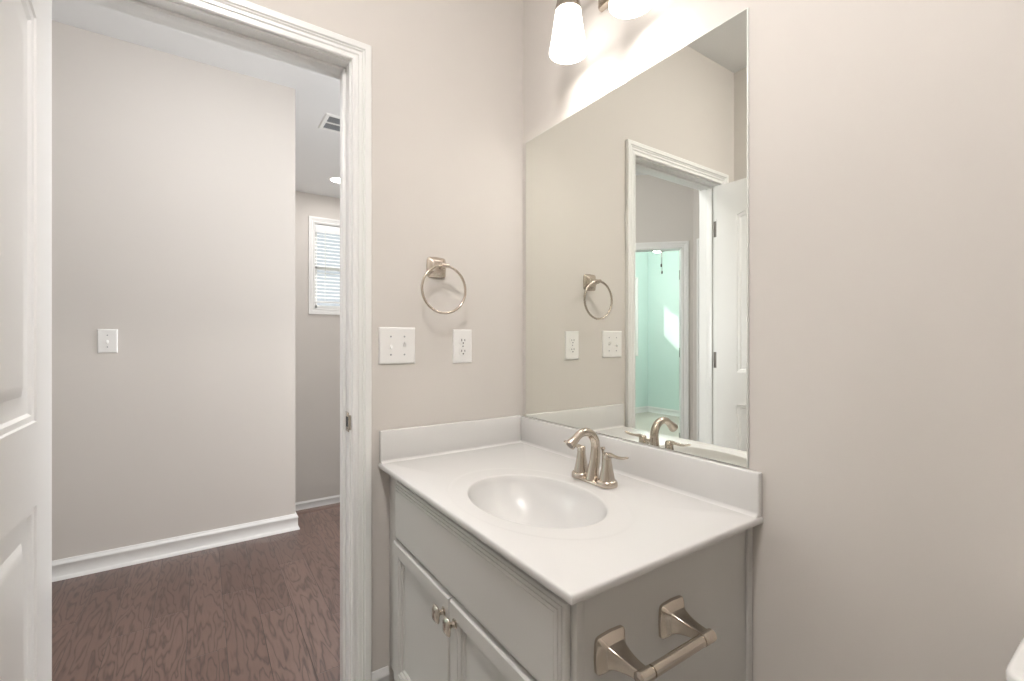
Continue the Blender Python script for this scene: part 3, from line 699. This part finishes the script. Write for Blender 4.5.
for i, (cx_, cy_, lab) in enumerate(((.045, 3.16, 'round lit recessed ceiling light above the stair landing'), (.35, .95, 'round lit recessed ceiling light at the right end of the hallway'))):
    t = empty('recessed_light', (cx_, cy_, H), lab, 'ceiling light')
    bm = bmesh.new(); lathe(bm, [(.072, H - .002), (.075, H - .006), (.092, H - .004), (.094, H - .0004), (.070, H - .0004)], (cx_, cy_, 0), 'z', 40, cs=False, ce=False); rel(link('trim_ring', bm, TRIM, t))
    bm = bmesh.new(); lathe(bm, [(0.0, H - .0032), (.070, H - .0030), (.072, H - .0008)], (cx_, cy_, 0), 'z', 40, cs=False, ce=False); rel(link('lens', bm, CANL, t))
t = empty('dome_fill_light', (-1.02, -1.22, H), 'round white flush dome added out of view on the bathroom ceiling as fill light', 'ceiling light')  # unseen dome, added to fill the bathroom with soft light
bm = bmesh.new(); lathe(bm, [(.17, H - .001), (.175, H - .02), (.165, H - .03)], (-1.02, -1.22, 0), 'z', 40, cs=False, ce=False); rel(link('canopy', bm, NICK, t))
bm = bmesh.new(); lathe(bm, [(.165, H - .03), (.155, H - .06), (.12, H - .09), (.06, H - .108), (0, H - .112)], (-1.02, -1.22, 0), 'z', 40, cs=False, ce=False); rel(link('dome', bm, FILL_DOME, t))

t = empty('dome_fill_light', (-1.05, .62, H), 'round white flush dome added out of view on the hallway ceiling as fill light', 'ceiling light')  # unseen dome, added to brighten the hall and its ceiling
bm = bmesh.new(); lathe(bm, [(.17, H - .001), (.175, H - .02), (.165, H - .03)], (-1.05, .62, 0), 'z', 40, cs=False, ce=False); rel(link('canopy', bm, NICK, t))
bm = bmesh.new(); lathe(bm, [(.165, H - .03), (.155, H - .06), (.12, H - .09), (.06, H - .108), (0, H - .112)], (-1.05, .62, 0), 'z', 40, cs=False, ce=False); rel(link('dome', bm, FILL_DOMEH, t))

# ceiling fan in the mint room (its pull chains show in the mirror)
fx, fy = -3.90, 2.39
t = empty('ceiling_fan', (fx, fy, H), 'white ceiling fan with lamp and hanging pull chains in the mint green room', 'ceiling fan')
bm = bmesh.new(); lathe(bm, [(.065, H), (.065, H - .02), (.03, H - .05), (.012, H - .052), (.012, H - .13), (.09, H - .14), (.12, H - .17), (.12, H - .24), (.08, H - .27), (.05, H - .29)], (fx, fy, 0), 'z', 32); rel(link('motor', bm, TRIM, t))
for k in range(5):
    a = 2 * PI * k / 5 + .35; M_ = Matrix.Translation((fx, fy, H - .235)) @ Matrix.Rotation(a, 4, 'Z') @ Matrix.Rotation(math.radians(10), 4, 'X')
    b2 = bmesh.new(); box(b2, .17, .62, -.062, .062, -.004, .004, .003); bm = bmesh.new(); merge(bm, b2, 0, M_); bl = rel(link('fan_blade', bm, TRIM, t))
    b2 = bmesh.new(); box(b2, .09, .22, -.02, .02, -.010, -.004, .002); bm = bmesh.new(); merge(bm, b2, 0, M_); o = link('blade_bracket', bm, NICKD, bl); o['label'] = 'dark blade bracket'
bm = bmesh.new(); lathe(bm, [(.05, H - .29), (.10, H - .31), (.115, H - .34), (.095, H - .385), (.05, H - .405), (0, H - .41)], (fx, fy, 0), 'z', 32); o = rel(link('lamp_bowl', bm, FANL, t))
bm = bmesh.new(); box(bm, fx - .008, fx + .008, fy - .16, fy - .03, H - .415, H - .400, .002); o = rel(link('pull_switch', bm, BRONZE, t)); o['label'] = 'dark switch bar'
for dx, zz in ((.0, 2.175), (.012, 2.085)):
    bm = bmesh.new(); xx, yy = fx, fy - .045 - dx
    tube(bm, [(xx, yy, H - .28), (xx, yy, zz)], .0022, 8); lathe(bm, [(.002, zz + .002), (.009, zz - .01), (.010, zz - .035), (.003, zz - .045)], (xx, yy, 0), 'z', 12); o = rel(link('pull_chain', bm, BRONZE, t)); o['label'] = 'dark pull chain with fob'
